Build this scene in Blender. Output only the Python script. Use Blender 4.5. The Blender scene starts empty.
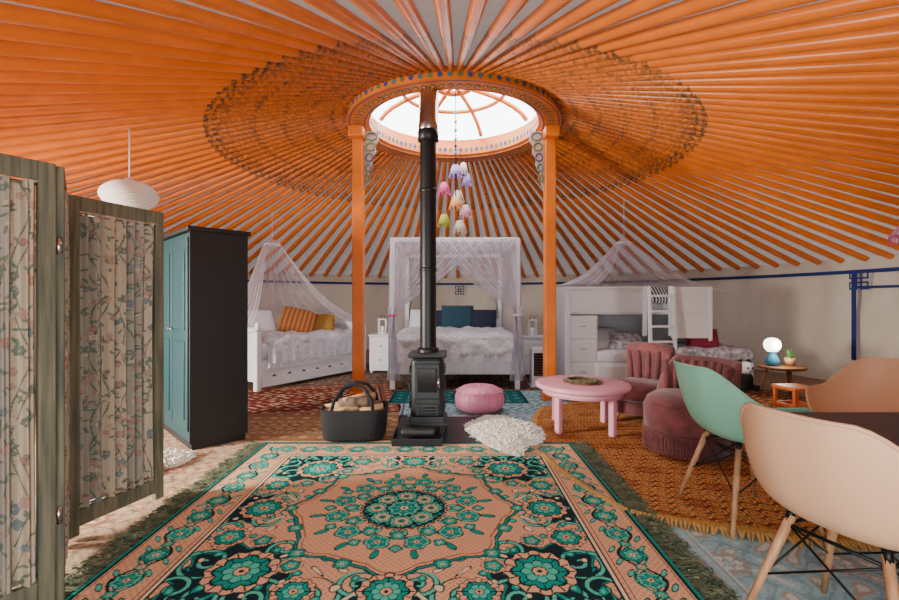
import bpy, bmesh, math, random
import numpy as np
from mathutils import Vector, Matrix, noise
random.seed(7); np.random.seed(7)
pi=math.pi; S=math.sin; C=math.cos
CX,CY=0.05,5.17; R=5.5; ZE=1.70; ZR=3.2; RR=1.17
col=bpy.context.scene.collection

# ---------------------------------------------------------------- materials
def mat(name,c,rough=.6,metal=0,bump=0,bs=40,var=0,vs=6,c2=None,emit=0,spec=None,attr=False,sheen=0):
    m=bpy.data.materials.new(name); m.use_nodes=True
    nt=m.node_tree; N=nt.nodes; L=nt.links
    p=N['Principled BSDF']; p.inputs['Roughness'].default_value=rough; p.inputs['Metallic'].default_value=metal
    c=(c[0],c[1],c[2],1); p.inputs['Base Color'].default_value=c
    if spec is not None: p.inputs['Specular IOR Level'].default_value=spec
    if sheen: p.inputs['Sheen Weight'].default_value=sheen
    tc=N.new('ShaderNodeTexCoord')
    if attr:
        a=N.new('ShaderNodeAttribute'); a.attribute_name='Col'
        L.new(a.outputs['Color'],p.inputs['Base Color'])
    elif var:
        n=N.new('ShaderNodeTexNoise'); n.inputs['Scale'].default_value=vs; n.inputs['Detail'].default_value=5
        L.new(tc.outputs['Object'],n.inputs['Vector'])
        mx=N.new('ShaderNodeMix'); mx.data_type='RGBA'
        mx.inputs[6].default_value=c
        d=c2 or tuple(x*(1-var) for x in c[:3]); mx.inputs[7].default_value=(d[0],d[1],d[2],1)
        r=N.new('ShaderNodeMapRange'); r.inputs[1].default_value=.35; r.inputs[2].default_value=.65
        L.new(n.outputs['Fac'],r.inputs[0]); L.new(r.outputs[0],mx.inputs[0]); L.new(mx.outputs[2],p.inputs['Base Color'])
    if bump:
        n=N.new('ShaderNodeTexNoise'); n.inputs['Scale'].default_value=bs; n.inputs['Detail'].default_value=4
        L.new(tc.outputs['Object'],n.inputs['Vector'])
        b=N.new('ShaderNodeBump'); b.inputs['Strength'].default_value=bump; b.inputs['Distance'].default_value=.01
        L.new(n.outputs['Fac'],b.inputs['Height']); L.new(b.outputs[0],p.inputs['Normal'])
    if emit:
        p.inputs['Emission Color'].default_value=c; p.inputs['Emission Strength'].default_value=emit
    return m
def wood(name,c1,c2,scale=3,axis=0,rough=.5):
    m=bpy.data.materials.new(name); m.use_nodes=True
    nt=m.node_tree;N=nt.nodes;L=nt.links;p=N['Principled BSDF'];p.inputs['Roughness'].default_value=rough
    tc=N.new('ShaderNodeTexCoord');mp=N.new('ShaderNodeMapping')
    sc=[30*scale/3]*3; sc[axis]=2*scale/3; mp.inputs['Scale'].default_value=sc
    n=N.new('ShaderNodeTexNoise');n.inputs['Scale'].default_value=1.5;n.inputs['Detail'].default_value=6
    L.new(tc.outputs['Object'],mp.inputs[0]);L.new(mp.outputs[0],n.inputs['Vector'])
    r=N.new('ShaderNodeValToRGB');r.color_ramp.elements[0].position=.35;r.color_ramp.elements[1].position=.65
    r.color_ramp.elements[0].color=(*c1,1);r.color_ramp.elements[1].color=(*c2,1)
    L.new(n.outputs['Fac'],r.inputs[0]);L.new(r.outputs[0],p.inputs['Base Color'])
    b=N.new('ShaderNodeBump');b.inputs['Strength'].default_value=.2;b.inputs['Distance'].default_value=.01
    L.new(n.outputs['Fac'],b.inputs['Height']);L.new(b.outputs[0],p.inputs['Normal'])
    return m
def cloth_translucent(name,c,T,bs=(14,14,2.5),bump=.5):
    m=bpy.data.materials.new(name); m.use_nodes=True
    nt=m.node_tree;N=nt.nodes;L=nt.links;N.remove(N['Principled BSDF']);o=N['Material Output']
    d=N.new('ShaderNodeBsdfDiffuse');t=N.new('ShaderNodeBsdfTranslucent');a=N.new('ShaderNodeAddShader')
    t.inputs[0].default_value=(T[0],T[1],T[2],1)
    tc=N.new('ShaderNodeTexCoord');mp=N.new('ShaderNodeMapping');mp.inputs['Scale'].default_value=bs
    n=N.new('ShaderNodeTexNoise');n.inputs['Scale'].default_value=1;n.inputs['Detail'].default_value=5
    L.new(tc.outputs['Object'],mp.inputs[0]);L.new(mp.outputs[0],n.inputs['Vector'])
    r=N.new('ShaderNodeValToRGB');r.color_ramp.elements[0].position=.3;r.color_ramp.elements[1].position=.7
    r.color_ramp.elements[0].color=(c[0]*.88,c[1]*.86,c[2]*.83,1);r.color_ramp.elements[1].color=(*c,1)
    L.new(n.outputs['Fac'],r.inputs[0]);L.new(r.outputs[0],d.inputs[0])
    b=N.new('ShaderNodeBump');b.inputs['Strength'].default_value=bump;b.inputs['Distance'].default_value=.03
    L.new(n.outputs['Fac'],b.inputs['Height']);L.new(b.outputs[0],d.inputs['Normal'])
    L.new(d.outputs[0],a.inputs[0]);L.new(t.outputs[0],a.inputs[1]);L.new(a.outputs[0],o.inputs[0])
    return m
def sheer(name,c,fac):
    m=bpy.data.materials.new(name); m.use_nodes=True
    nt=m.node_tree;N=nt.nodes;L=nt.links;N.remove(N['Principled BSDF']);o=N['Material Output']
    t=N.new('ShaderNodeBsdfTransparent');d=N.new('ShaderNodeBsdfDiffuse');d.inputs[0].default_value=(*c,1)
    tr=N.new('ShaderNodeBsdfTranslucent');tr.inputs[0].default_value=(*c,1)
    m1=N.new('ShaderNodeMixShader');m1.inputs[0].default_value=.4
    L.new(d.outputs[0],m1.inputs[1]);L.new(tr.outputs[0],m1.inputs[2])
    m2=N.new('ShaderNodeMixShader')
    lw=N.new('ShaderNodeLayerWeight');lw.inputs[0].default_value=.35
    mr=N.new('ShaderNodeMapRange');mr.inputs[3].default_value=fac;mr.inputs[4].default_value=min(1,fac+.5)
    L.new(lw.outputs['Facing'],mr.inputs[0]);L.new(mr.outputs[0],m2.inputs[0])
    L.new(t.outputs[0],m2.inputs[1]);L.new(m1.outputs[0],m2.inputs[2]);L.new(m2.outputs[0],o.inputs[0])
    return m

M={}
OR=(.80,.185,.012)
M['orange']=mat('orange_paint',OR,.36,bump=.05,bs=20,var=.25,vs=3)
M['white']=mat('white_paint',(.72,.72,.75),.4)
M['whitefab']=mat('white_cotton',(.70,.70,.75),.9,bump=.8,bs=45,sheen=.1)
M['lace']=mat('lace_quilt',(.72,.72,.78),.9,bump=1.0,bs=22,var=.28,vs=30)
M['black']=mat('black_metal',(.012,.012,.014),.42,metal=.3,bump=.08,bs=60)
M['stove']=mat('stove_iron',(.035,.038,.04),.5,metal=.5,bump=.1,bs=80)
M['stovedark']=mat('stove_glass',(.008,.008,.01),.12)
M['steel']=mat('stainless_flue',(.55,.5,.48),.22,metal=1)
M['felt']=mat('black_felt',(.010,.010,.012),.95,bump=.5,bs=90)
M['log']=wood('split_log',(.30,.17,.08),(.62,.42,.22),3,0,.8)
M['bark']=mat('bark',(.16,.1,.06),.9,bump=.6,bs=30,var=.5,vs=20)
M['pink']=mat('pink_paint',(.74,.32,.40),.35)
M['poufpink']=mat('pink_leather',(.70,.24,.36),.45,bump=.2,bs=30)
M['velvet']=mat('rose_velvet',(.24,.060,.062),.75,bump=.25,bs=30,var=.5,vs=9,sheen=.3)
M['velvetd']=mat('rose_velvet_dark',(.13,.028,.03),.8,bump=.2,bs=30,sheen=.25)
M['mint']=mat('mint_plastic',(.27,.66,.48),.38)
M['cream']=mat('peach_plastic',(.72,.43,.25),.42)
M['tan']=mat('tan_plastic',(.74,.42,.24),.42)
M['dowel']=wood('maple_dowel',(.40,.20,.09),(.58,.34,.17),3,2,.45)
M['wire']=mat('black_wire',(.01,.01,.01),.4,metal=.6)
M['tabletop']=mat('black_tabletop',(.014,.014,.02),.42)
M['frame']=wood('weathered_green_wood',(.065,.075,.05),(.18,.165,.10),3,2,.8)
M['teal']=mat('teal_paint',(.002,.040,.048),.5)
M['wblack']=mat('wardrobe_black',(.008,.008,.009),.55,bump=.1,bs=15)
M['darkteal']=mat('teal_velvet',(.002,.040,.065),.8,sheen=.15)
M['navy']=mat('navy_velvet',(.003,.010,.035),.8,sheen=.15)
M['blue']=mat('blue_trim',(.008,.022,.15),.8)
M['skin']=mat('sheep_wool',(.84,.79,.70),.95,bump=.5,bs=40,var=.10,vs=20)
M['rugcol']=mat('woven_pile',(1,1,1),.95,bump=.6,bs=260,attr=True,spec=.1)
M['fabcol']=mat('floral_fabric',(1,1,1),.9,bump=.2,bs=120,attr=True,spec=.2)
M['fringe']=mat('dark_green_fringe',(.05,.09,.05),.95,var=.5,vs=25,c2=(.19,.20,.11))
M['mustard']=mat('mustard_fringe',(.56,.30,.08),.9,var=.3,vs=30)
M['sheer']=sheer('sheer_net',(.86,.82,.92),.22)
M['lampw']=mat('ribbed_shade',(.80,.74,.66),.6,emit=.12)
M['globe']=mat('lamp_globe',(1,.9,.75),.4,emit=6)
M['bluegl']=mat('blue_ceramic',(.04,.24,.45),.25)
M['woodt']=wood('brown_table_wood',(.16,.07,.03),(.34,.16,.08),3,0,.5)
M['ored']=mat('orange_stool_paint',(.70,.15,.03),.4)
M['greenw']=mat('green_wreath',(.05,.08,.02),.8,var=.6,vs=40,c2=(.18,.16,.09))
for k,c in dict(p1=(.75,.10,.30),p2=(.80,.38,.52),lil=(.42,.30,.70),yg=(.48,.56,.08),pch=(.85,.38,.16),cr=(.82,.70,.54),grn=(.12,.42,.1),tur=(.05,.40,.6)).items():
    M[k]=mat('shade_'+k,c,.7,emit=.04)
M['stripe1']=mat('ochre_cushion',(.36,.19,.03),.9,bump=.3,bs=60)
M['stripe2']=mat('rust_cushion',(.28,.05,.03),.9,bump=.3,bs=60)
M['burg']=mat('burgundy_cushion',(.20,.01,.04),.9,bump=.3,bs=60)

# ---------------------------------------------------------------- builder
class B:
    def __init__(s,name): s.n=name;s.v=[];s.f=[];s.mi=[];s.sm=[];s.mats=[]
    def m(s,k):
        k=M[k] if isinstance(k,str) else k
        if k not in s.mats: s.mats.append(k)
        return s.mats.index(k)
    def add(s,vs,fs,k,sm=True,X=None):
        o=len(s.v); i=s.m(k)
        if X is not None: vs=[X@Vector(v) for v in vs]
        s.v+= [tuple(v) for v in vs]
        for f in fs: s.f.append([a+o for a in f]); s.mi.append(i); s.sm.append(sm)
    def box(s,c,d,k,bev=.0,rot=None,sm=False,seg=2):
        bm=bmesh.new(); bmesh.ops.create_cube(bm,size=1)
        for v in bm.verts: v.co=Vector((v.co.x*d[0],v.co.y*d[1],v.co.z*d[2]))
        if bev>0: bmesh.ops.bevel(bm,geom=bm.edges[:],offset=min(bev,min(d)*.45),segments=seg,affect='EDGES',profile=.5)
        X=Matrix.Translation(c)
        if rot: X=X@(Matrix.Rotation(rot[2],4,'Z')@Matrix.Rotation(rot[1],4,'Y')@Matrix.Rotation(rot[0],4,'X'))
        bm.verts.index_update()
        s.add([v.co.copy() for v in bm.verts],[[v.index for v in f.verts] for f in bm.faces],k,sm,X); bm.free()
    def rbox(s,c,d,r,k,n=10,amp=0,sc=4,rot=None,flare=None,seed=0):
        bm=bmesh.new(); bmesh.ops.create_cube(bm,size=2)
        bmesh.ops.subdivide_edges(bm,edges=bm.edges[:],cuts=n,use_grid_fill=True)
        h=Vector(d)/2; r=min(r,min(h)*.98)
        for v in bm.verts:
            p=Vector((v.co.x*h.x,v.co.y*h.y,v.co.z*h.z))
            q=Vector([max(-(h[i]-r),min(h[i]-r,p[i])) for i in range(3)])
            dd=p-q; nn=dd.normalized() if dd.length>1e-6 else Vector((0,0,0))
            p=q+nn*min(r,dd.length) if dd.length>1e-6 else p
            if amp: p+= (nn if dd.length>1e-6 else Vector((0,0,1)))*amp*noise.noise(Vector((p.x*sc+seed,p.y*sc,p.z*sc)))
            if flare: p=flare(p)
            v.co=p
        X=Matrix.Translation(c)
        if rot: X=X@(Matrix.Rotation(rot[2],4,'Z')@Matrix.Rotation(rot[1],4,'Y')@Matrix.Rotation(rot[0],4,'X'))
        bm.verts.index_update()
        s.add([v.co.copy() for v in bm.verts],[[v.index for v in f.verts] for f in bm.faces],k,True,X); bm.free()
    def pillow(s,c,d,k,rot=(0,0,0),k2=None):
        n=16; vs=[];fs=[]
        for sg in (1,-1):
            o=len(vs)
            for i in range(n+1):
                for j in range(n+1):
                    a=-1+2*i/n;b=-1+2*j/n
                    t=((1-a**4)*(1-b**4))**.5
                    pin=1-.07*(1-abs(b))*abs(a)**3
                    pin2=1-.07*(1-abs(a))*abs(b)**3
                    vs.append((a*d[0]/2*pin2,b*d[1]/2*pin,sg*t*d[2]/2))
            for i in range(n):
                for j in range(n):
                    q=[o+i*(n+1)+j,o+(i+1)*(n+1)+j,o+(i+1)*(n+1)+j+1,o+i*(n+1)+j+1]
                    fs.append(q if sg>0 else q[::-1])
        X=Matrix.Translation(c)@Matrix.Rotation(rot[2],4,'Z')@Matrix.Rotation(rot[1],4,'Y')@Matrix.Rotation(rot[0],4,'X')
        if k2:
            a=[f for i,f in enumerate(fs) if ((i%(n*n))//n)%2<1]; b=[f for i,f in enumerate(fs) if ((i%(n*n))//n)%2>=1]
            s.add(vs,a,k,True,X); s.add(vs,b,k2,True,X)
        else: s.add(vs,fs,k,True,X)
    def tube(s,pts,r,k,seg=8,cap=True,closed=False):
        pts=[Vector(p) for p in pts]; n=len(pts); rs=r if isinstance(r,(list,tuple)) else [r]*n
        vs=[];fs=[];up=None
        for i,p in enumerate(pts):
            if closed: t=(pts[(i+1)%n]-pts[i-1])
            else: t=pts[min(i+1,n-1)]-pts[max(i-1,0)]
            t.normalize()
            if up is None:
                up=Vector((0,0,1)) if abs(t.z)<.9 else Vector((1,0,0))
            a=t.cross(up).normalized(); up=a.cross(t).normalized()
            for j in range(seg):
                w=2*pi*j/seg; vs.append(p+a*C(w)*rs[i]+up*S(w)*rs[i])
        for i in range(n if closed else n-1):
            for j in range(seg):
                i2=(i+1)%n;j2=(j+1)%seg
                fs.append([i*seg+j,i*seg+j2,i2*seg+j2,i2*seg+j])
        if cap and not closed: fs.append(list(range(seg))[::-1]); fs.append([(n-1)*seg+j for j in range(seg)])
        s.add(vs,fs,k,seg>5)
    def lathe(s,prof,k,c=(0,0,0),seg=32,a0=0,a1=2*pi,sx=1,sy=1,sm=True,rf=None):
        full=abs(a1-a0-2*pi)<1e-6; n=seg if full else seg+1; vs=[];fs=[]; m=len(prof)
        for i in range(n):
            a=a0+(a1-a0)*i/seg; f=rf(a) if rf else 1
            for r,z in prof: vs.append((c[0]+C(a)*r*sx*f,c[1]+S(a)*r*sy*f,c[2]+z))
        for i in range(seg):
            i2=(i+1)%n
            for j in range(m-1): fs.append([i*m+j,i2*m+j,i2*m+j+1,i*m+j+1])
        s.add(vs,fs,k,sm)
    def grid(s,fn,nu,nv,k,sm=True):
        vs=[fn(i/nu,j/nv) for i in range(nu+1) for j in range(nv+1)]
        fs=[[i*(nv+1)+j,(i+1)*(nv+1)+j,(i+1)*(nv+1)+j+1,i*(nv+1)+j+1] for i in range(nu) for j in range(nv)]
        s.add(vs,fs,k,sm)
    def strand(s,p0,p1,w,k,drop=0):
        p0=Vector(p0);p1=Vector(p1);d=(p1-p0);sd=d.cross(Vector((0,0,1)))
        if sd.length<1e-5: sd=Vector((1,0,0))
        sd.normalize(); pm=(p0+p1)/2+sd*random.uniform(-1,1)*d.length*.12
        vs=[p0-sd*w,p0+sd*w,pm-sd*w*.9,pm+sd*w*.9,p1-sd*w*.4,p1+sd*w*.4]
        s.add(vs,[[0,1,3,2],[2,3,5,4]],k,True)
    def done(s,loc=(0,0,0),rz=0,parent=None):
        me=bpy.data.meshes.new(s.n); me.from_pydata(s.v,[],s.f); 
        for m_ in s.mats: me.materials.append(m_)
        me.polygons.foreach_set('material_index',s.mi); me.polygons.foreach_set('use_smooth',s.sm); me.update()
        ob=bpy.data.objects.new(s.n,me); col.objects.link(ob); ob.location=loc; ob.rotation_euler=(0,0,rz)
        if parent: ob.parent=parent
        return ob
def npgrid(name,P,colr,matk,parent=None,loc=(0,0,0),rz=0,sat=1.12,val=.92):
    nu,nv=P.shape[:2]; me=bpy.data.meshes.new(name)
    idx=np.arange(nu*nv).reshape(nu,nv)
    q=np.stack([idx[:-1,:-1],idx[1:,:-1],idx[1:,1:],idx[:-1,1:]],-1).reshape(-1,4)
    me.vertices.add(nu*nv); me.vertices.foreach_set('co',P.reshape(-1).astype(np.float32))
    me.loops.add(q.size); me.loops.foreach_set('vertex_index',q.reshape(-1).astype(np.int32))
    me.polygons.add(len(q)); me.polygons.foreach_set('loop_start',np.arange(0,q.size,4,dtype=np.int32))
    me.polygons.foreach_set('loop_total',np.full(len(q),4,dtype=np.int32))
    me.update(calc_edges=True)
    me.polygons.foreach_set('use_smooth',np.ones(len(q),dtype=bool))
    a=me.color_attributes.new('Col','FLOAT_COLOR','POINT')
    c3=colr.reshape(-1,3); g=c3.mean(1,keepdims=True); c3=np.clip(g+(c3-g)*sat,0.004,1)*val
    cc=np.ones((nu*nv,4),dtype=np.float32); cc[:,:3]=c3; a.data.foreach_set('color',cc.reshape(-1))
    me.materials.append(M[matk]); me.validate()
    ob=bpy.data.objects.new(name,me); col.objects.link(ob); ob.location=loc; ob.rotation_euler=(0,0,rz)
    if parent: ob.parent=parent
    return ob

# ---------------------------------------------------------------- room shell
canvas=cloth_translucent('wall_canvas',(.58,.51,.43),(.009,.008,.007),bs=(3.5,3.5,1.2),bump=.35)
roofcv=cloth_translucent('roof_canvas',(.52,.47,.42),(.018,.017,.017),bs=(6,6,6),bump=.3)
fl=B('floor')
fl.lathe([(0.001,0),(R+.3,0),(R+.3,-.1)],wood('floor_boards',(.20,.10,.05),(.34,.19,.10),3,0,.5),c=(CX,CY,0),seg=64,sm=False); fl.done()
def wallseg(name,a0,a1,z0=0,z1=ZE+.02):
    b=B(name); n=max(4,int((a1-a0)*1.5))
    def fn(u,v):
        a=math.radians(a0+(a1-a0)*u); z=z0+(z1-z0)*v
        w=noise.noise(Vector((a*9,z*.6,3)))*.07+noise.noise(Vector((a*24+z*1.2,z*.9,9)))*.04+noise.noise(Vector((a*4+z*3,z*2.5,5)))*.025
        w*=min(1,(z1-z)*3+.15)
        return (CX+C(a)*(R+w),CY+S(a)*(R+w),z)
    b.grid(fn,n*3,14,canvas); return b.done()
wallseg('wall_back',45,135); wallseg('wall_right',-80,45); wallseg('wall_left',135,209.5)
wallseg('wall_front',221.5,260); 
tb=B('side_door_frame');  # door frame of the side opening, jambs and lintel, out of view left
for a in (209.5,221.5):
    t=math.radians(a); tb.box((CX+C(t)*R,CY+S(t)*R,.78),(.07,.07,1.56),'orange',.005,rot=(0,0,t))
t=math.radians(215.5); tb.box((CX+C(t)*R,CY+S(t)*R,1.63),(.08,1.2,.14),'orange',.005,rot=(0,0,t)); tb.done()
tb=B('front_door_frame')  # door frame of the open doorway behind the camera, unseen
for a in (260,280):
    t=math.radians(a); tb.box((CX+C(t)*R,CY+S(t)*R,.78),(.07,.07,1.56),'orange',.005,rot=(0,0,t))
tb.box((CX,CY-R+.02,1.65),(2.0,.08,.14),'orange',.005); tb.done()
RT=R-.11
def trim(name,a0,a1,z,h=.035,r=RT):
    b=B(name); b.grid(lambda u,v:(CX+C(math.radians(a0+(a1-a0)*u))*r,CY+S(math.radians(a0+(a1-a0)*u))*r,z+h*v),int(a1-a0)+2,1,'blue'); return b.done()
trim('trim_1',-80,209,1.50,.05)
trim('trim_2',-80,8.4,1.30,.035)
b=B('trim_3')
t=math.radians(8.7); r=RT
b.grid(lambda u,v:(CX+C(t+.012*(u-.5))*r,CY+S(t+.012*(u-.5))*r,.35+1.15*v),1,4,'blue')
b.done()
# meander knots appliqued on the wall
def knot(name,a,zc=1.40,s=1.0):
    b=B(name); t0=math.radians(a); r=RT-.004; w=.011
    def seg(x0,z0,x1,z1):
        x0,x1=min(x0,x1)-w,max(x0,x1)+w; z0,z1=min(z0,z1)-w,max(z0,z1)+w
        b.grid(lambda u,v:(CX+C(t0-(x0+(x1-x0)*u)*s/r)*r,CY+S(t0-(x0+(x1-x0)*u)*s/r)*r,zc+(z0+(z1-z0)*v)*s),1,1,'blue')
    P=[(-.03,.12),(-.12,.12),(-.12,.03),(.03,.03),(.03,-.03),(-.12,-.03),(-.12,-.12),(-.03,-.12),(-.03,.12)]
    for q in range(len(P)-1): seg(*P[q],*P[q+1])
    P=[(.03,-.12),(.12,-.12),(.12,-.03),(-.03,-.03)]
    for q in range(3): seg(*P[q],*P[q+1])
    P=[(.03,.12),(.12,.12),(.12,.03),(.03,.03)]
    for q in range(3): seg(*P[q],*P[q+1])
    seg(.03,.12,.03,-.12)
    b.done()
knot('wall_motif',8.0,1.41,.95); knot('wall_motif',46,1.36,.8); knot('wall_motif',88,1.38,.8); knot('wall_motif',-15,1.42)

# ceiling
cl=B('ceiling')
sl=(ZR-ZE)/(R-RR)
cl.lathe([(RR-.02,ZR+.035),(RR+1.3,ZR+.02-sl*1.3),(R,ZE+.016),(R+.12,ZE-.03),(R+.12,ZE-.10)],roofcv,c=(CX,CY,0),seg=120); cl.done()
def rafter_mat():
    m=mat('orange_rafter_paint',OR,.34,bump=.05,bs=20)
    nt=m.node_tree;N=nt.nodes;L=nt.links;p=N['Principled BSDF']
    g=N.new('ShaderNodeNewGeometry');v=N.new('ShaderNodeVectorMath');v.operation='SUBTRACT';v.inputs[1].default_value=(CX,CY,0)
    L.new(g.outputs['Position'],v.inputs[0]);mu=N.new('ShaderNodeVectorMath');mu.operation='MULTIPLY';mu.inputs[1].default_value=(1,1,0)
    L.new(v.outputs[0],mu.inputs[0]);ln=N.new('ShaderNodeVectorMath');ln.operation='LENGTH';L.new(mu.outputs[0],ln.inputs[0])
    mr=N.new('ShaderNodeMapRange');mr.inputs[1].default_value=1.1;mr.inputs[2].default_value=2.6;L.new(ln.outputs['Value'],mr.inputs[0])
    rp=N.new('ShaderNodeValToRGB');rp.color_ramp.interpolation='CONSTANT'
    e=rp.color_ramp.elements; e[0].position=0;e[0].color=(0,0,0,1);e[1].position=.97;e[1].color=(0,0,0,1)
    for pos,val in ((.06,.8),(.10,.35),(.15,.8),(.18,.45),(.30,.7),(.34,.45),(.48,.75),(.51,.4),(.66,.75),(.69,.45),(.82,.65),(.88,.95),(.905,0.4),(.925,.95),(.95,0)):
        q=e.new(pos);q.color=(val,val,val,1)
    L.new(mr.outputs[0],rp.inputs[0])
    nz=N.new('ShaderNodeTexNoise');nz.inputs['Scale'].default_value=34;nz.inputs['Detail'].default_value=2
    L.new(g.outputs['Position'],nz.inputs['Vector'])
    n2=N.new('ShaderNodeMapRange');n2.inputs[1].default_value=.36;n2.inputs[2].default_value=.56;L.new(nz.outputs['Fac'],n2.inputs[0])
    ad=N.new('ShaderNodeMath');ad.operation='MULTIPLY';L.new(rp.outputs[0],ad.inputs[0]);L.new(n2.outputs[0],ad.inputs[1])
    mx=N.new('ShaderNodeMix');mx.data_type='RGBA';mx.inputs[6].default_value=(*OR,1);mx.inputs[7].default_value=(.07,.05,.025,1)
    L.new(ad.outputs[0],mx.inputs[0])
    nb=N.new('ShaderNodeTexNoise');nb.inputs['Scale'].default_value=5;L.new(g.outputs['Position'],nb.inputs['Vector'])
    hs=N.new('ShaderNodeHueSaturation');L.new(mx.outputs[2],hs.inputs['Color']);m3=N.new('ShaderNodeMapRange');m3.inputs[3].default_value=.75;m3.inputs[4].default_value=1.2
    L.new(nb.outputs['Fac'],m3.inputs[0]);L.new(m3.outputs[0],hs.inputs['Value']);L.new(hs.outputs[0],p.inputs['Base Color'])
    return m
rm=rafter_mat()
rp=B('roof_poles'); NR=112
for i in range(NR):
    a=2*pi*(i+.5)/NR; ca,sa=C(a),S(a); vs=[]; K=8
    for r,z,w,h in ((RR-.05,ZR+.015,.022,.026),(RR+.35,ZR-.35*sl,.029,.032),(2.6,ZR-(2.6-RR)*sl,.038,.038),(R-.02,ZE+.002,.050,.044)):
        for j in range(K):
            t=2*pi*j/K; vs.append((CX+ca*r-sa*w*C(t),CY+sa*r+ca*w*C(t),z+h*S(t)))
    fs=[[k*K+j,k*K+(j+1)%K,(k+1)*K+(j+1)%K,(k+1)*K+j] for k in range(3) for j in range(K)]
    rp.add(vs,fs,rm,True)
rp.done()

# crown ring
cr=B('crown_ring')
cr.lathe([(1.0,3.10),(RR+.03,3.10),(RR+.03,3.30),(1.0,3.34),(1.0,3.10)],'orange',c=(CX,CY,0),seg=72,sm=False)
cr.lathe([(.96,3.13),(1.0,3.11)],'orange',c=(CX,CY,0),seg=72)
cr.lathe([(.955,3.13),(.955,3.30),(1.0,3.30)],'orange',c=(CX,CY,0),seg=72)
def dome(r): return 3.30+.32*math.sqrt(max(0,1-(r/1.0)**2))
for i in range(8):
    a=pi/8+i*pi/4; pts=[(CX+C(a)*r,CY+S(a)*r,dome(r)) for r in (.98,.9,.8,.65,.5,.35,.2)]
    cr.tube(pts,.027,'orange',6)
for rr_,w in ((.60,.024),(.2,.035)):
    cr.tube([(CX+C(2*pi*i/48)*rr_,CY+S(2*pi*i/48)*rr_,dome(rr_)) for i in range(48)],w,'orange',6,closed=True)
for i in range(4):
    a=i*pi/4+pi/8; cr.tube([(CX+C(a)*.2,CY+S(a)*.2,dome(.2)),(CX-C(a)*.2,CY-S(a)*.2,dome(.2))],.02,'orange',6)
orn=[mat('ring_teal',(.05,.15,.17),.5),mat('ring_green',(.10,.16,.07),.5),mat('ring_blue',(.03,.06,.20),.5),mat('ring_gold',(.65,.33,.06),.5)]
for i in range(84):
    a=2*pi*(i+.5)/84; ca,sa=C(a),S(a)
    def pt(r,t,z): return (CX+ca*r-sa*t,CY+sa*r+ca*t,z)
    r0=1.09; cr.add([pt(r0-.045,0,3.096),pt(r0,-.032,3.096),pt(r0+.045,0,3.096),pt(r0,.032,3.096)],[[0,1,2,3]],orn[i%3],False)
    cr.add([pt(r0-.026,0,3.093),pt(r0,-.018,3.093),pt(r0+.026,0,3.093),pt(r0,.018,3.093)],[[0,1,2,3]],orn[3],False)
    ri=.952; cr.add([pt(ri,0,3.15),pt(ri,-.024,3.19),pt(ri,0,3.23),pt(ri,.024,3.19)],[[0,1,2,3]],orn[(i+1)%3],False)
    ri=RR+.033; cr.add([pt(ri,0,3.115),pt(ri,-.03,3.145),pt(ri,0,3.175),pt(ri,.03,3.145)],[[0,1,2,3]],orn[(i+1)%3],False)
for r_ in (1.012,1.175):
    cr.lathe([(r_-.006,3.097),(r_+.006,3.097)],orn[2],c=(CX,CY,0),seg=72)
cr.done()

# pillars
def pillar(x,sgn):
    b=B('support_pillar')
    b.box((0,0,1.56),(.125,.125,3.08),'orange',.012)
    b.box((0,0,.05),(.17,.17,.1),'orange',.01)
    b.box((0,0,3.04),(.17,.34,.12),'orange',.015)
    lat=mat('carved_panel',(.42,.27,.18),.7)
    prof=[(.065,3.08),(.23,3.08),(.23,2.98),(.19,2.92),(.20,2.84),(.15,2.78),(.16,2.70),(.11,2.62),(.12,2.54),(.065,2.42)]
    for y0 in (-.02,):
        vs=[(sgn*px,y0,z) for px,z in prof]+[(sgn*px,y0+.04,z) for px,z in prof]; n=len(prof)
        fs=[list(range(n)),list(range(n,2*n))[::-1]]+[[i,(i+1)%n,n+(i+1)%n,n+i] for i in range(n)]
        b.add(vs,fs,lat,False)
    for i in range(5):
        z=3.02-i*.12; w=.15-i*.025
        b.tube([(sgn*(.08+w*.5+w*.4*C(t)),-.028,z+.045*S(t)) for t in [k*2*pi/12 for k in range(12)]],.008,orn[i%3],6,closed=True)
    return b.done(loc=(x,CY,0))
pillar(-1.045,1); pillar(1.15,-1)

# ---------------------------------------------------------------- rug patterns
def G(hx,hy,nx,ny):
    x=np.linspace(-hx,hx,nx); y=np.linspace(-hy,hy,ny); return np.meshgrid(x,y,indexing='ij')
def ros(c,X,Y,cx,cy,Rr,n,cols,ph=0):
    dx,dy=X-cx,Y-cy; r=np.hypot(dx,dy); th=np.arctan2(dy,dx)+ph
    pet=.80+.20*np.abs(np.cos(n*th/2)); q=r/(Rr*pet)
    c[q<1]=cols[0]; m=q<.90; c[m]=cols[1]
    c[m&(np.abs(np.sin(n*th/2))<.13)&(q>.4)]=cols[0]
    m2=(q<.66)&(q>.60); c[m2]=cols[0]
    m3=(q<.60)&(np.abs(np.cos(n*th/2))>.30); c[m3]=cols[2]
    c[q<.30]=cols[0]; c[q<.25]=cols[3]; c[q<.1]=cols[0]
def spiral(c,X,Y,cx,cy,R0,turns,ph,w,colr,sg=1):
    dx,dy=X-cx,Y-cy; r=np.hypot(dx,dy); th=(sg*np.arctan2(dy,dx)+ph)/(2*pi)
    k=r/R0*turns-th; m=(r<R0)&(np.abs((k+.5)%1-.5)<w*turns/R0); c[m]=colr
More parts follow.
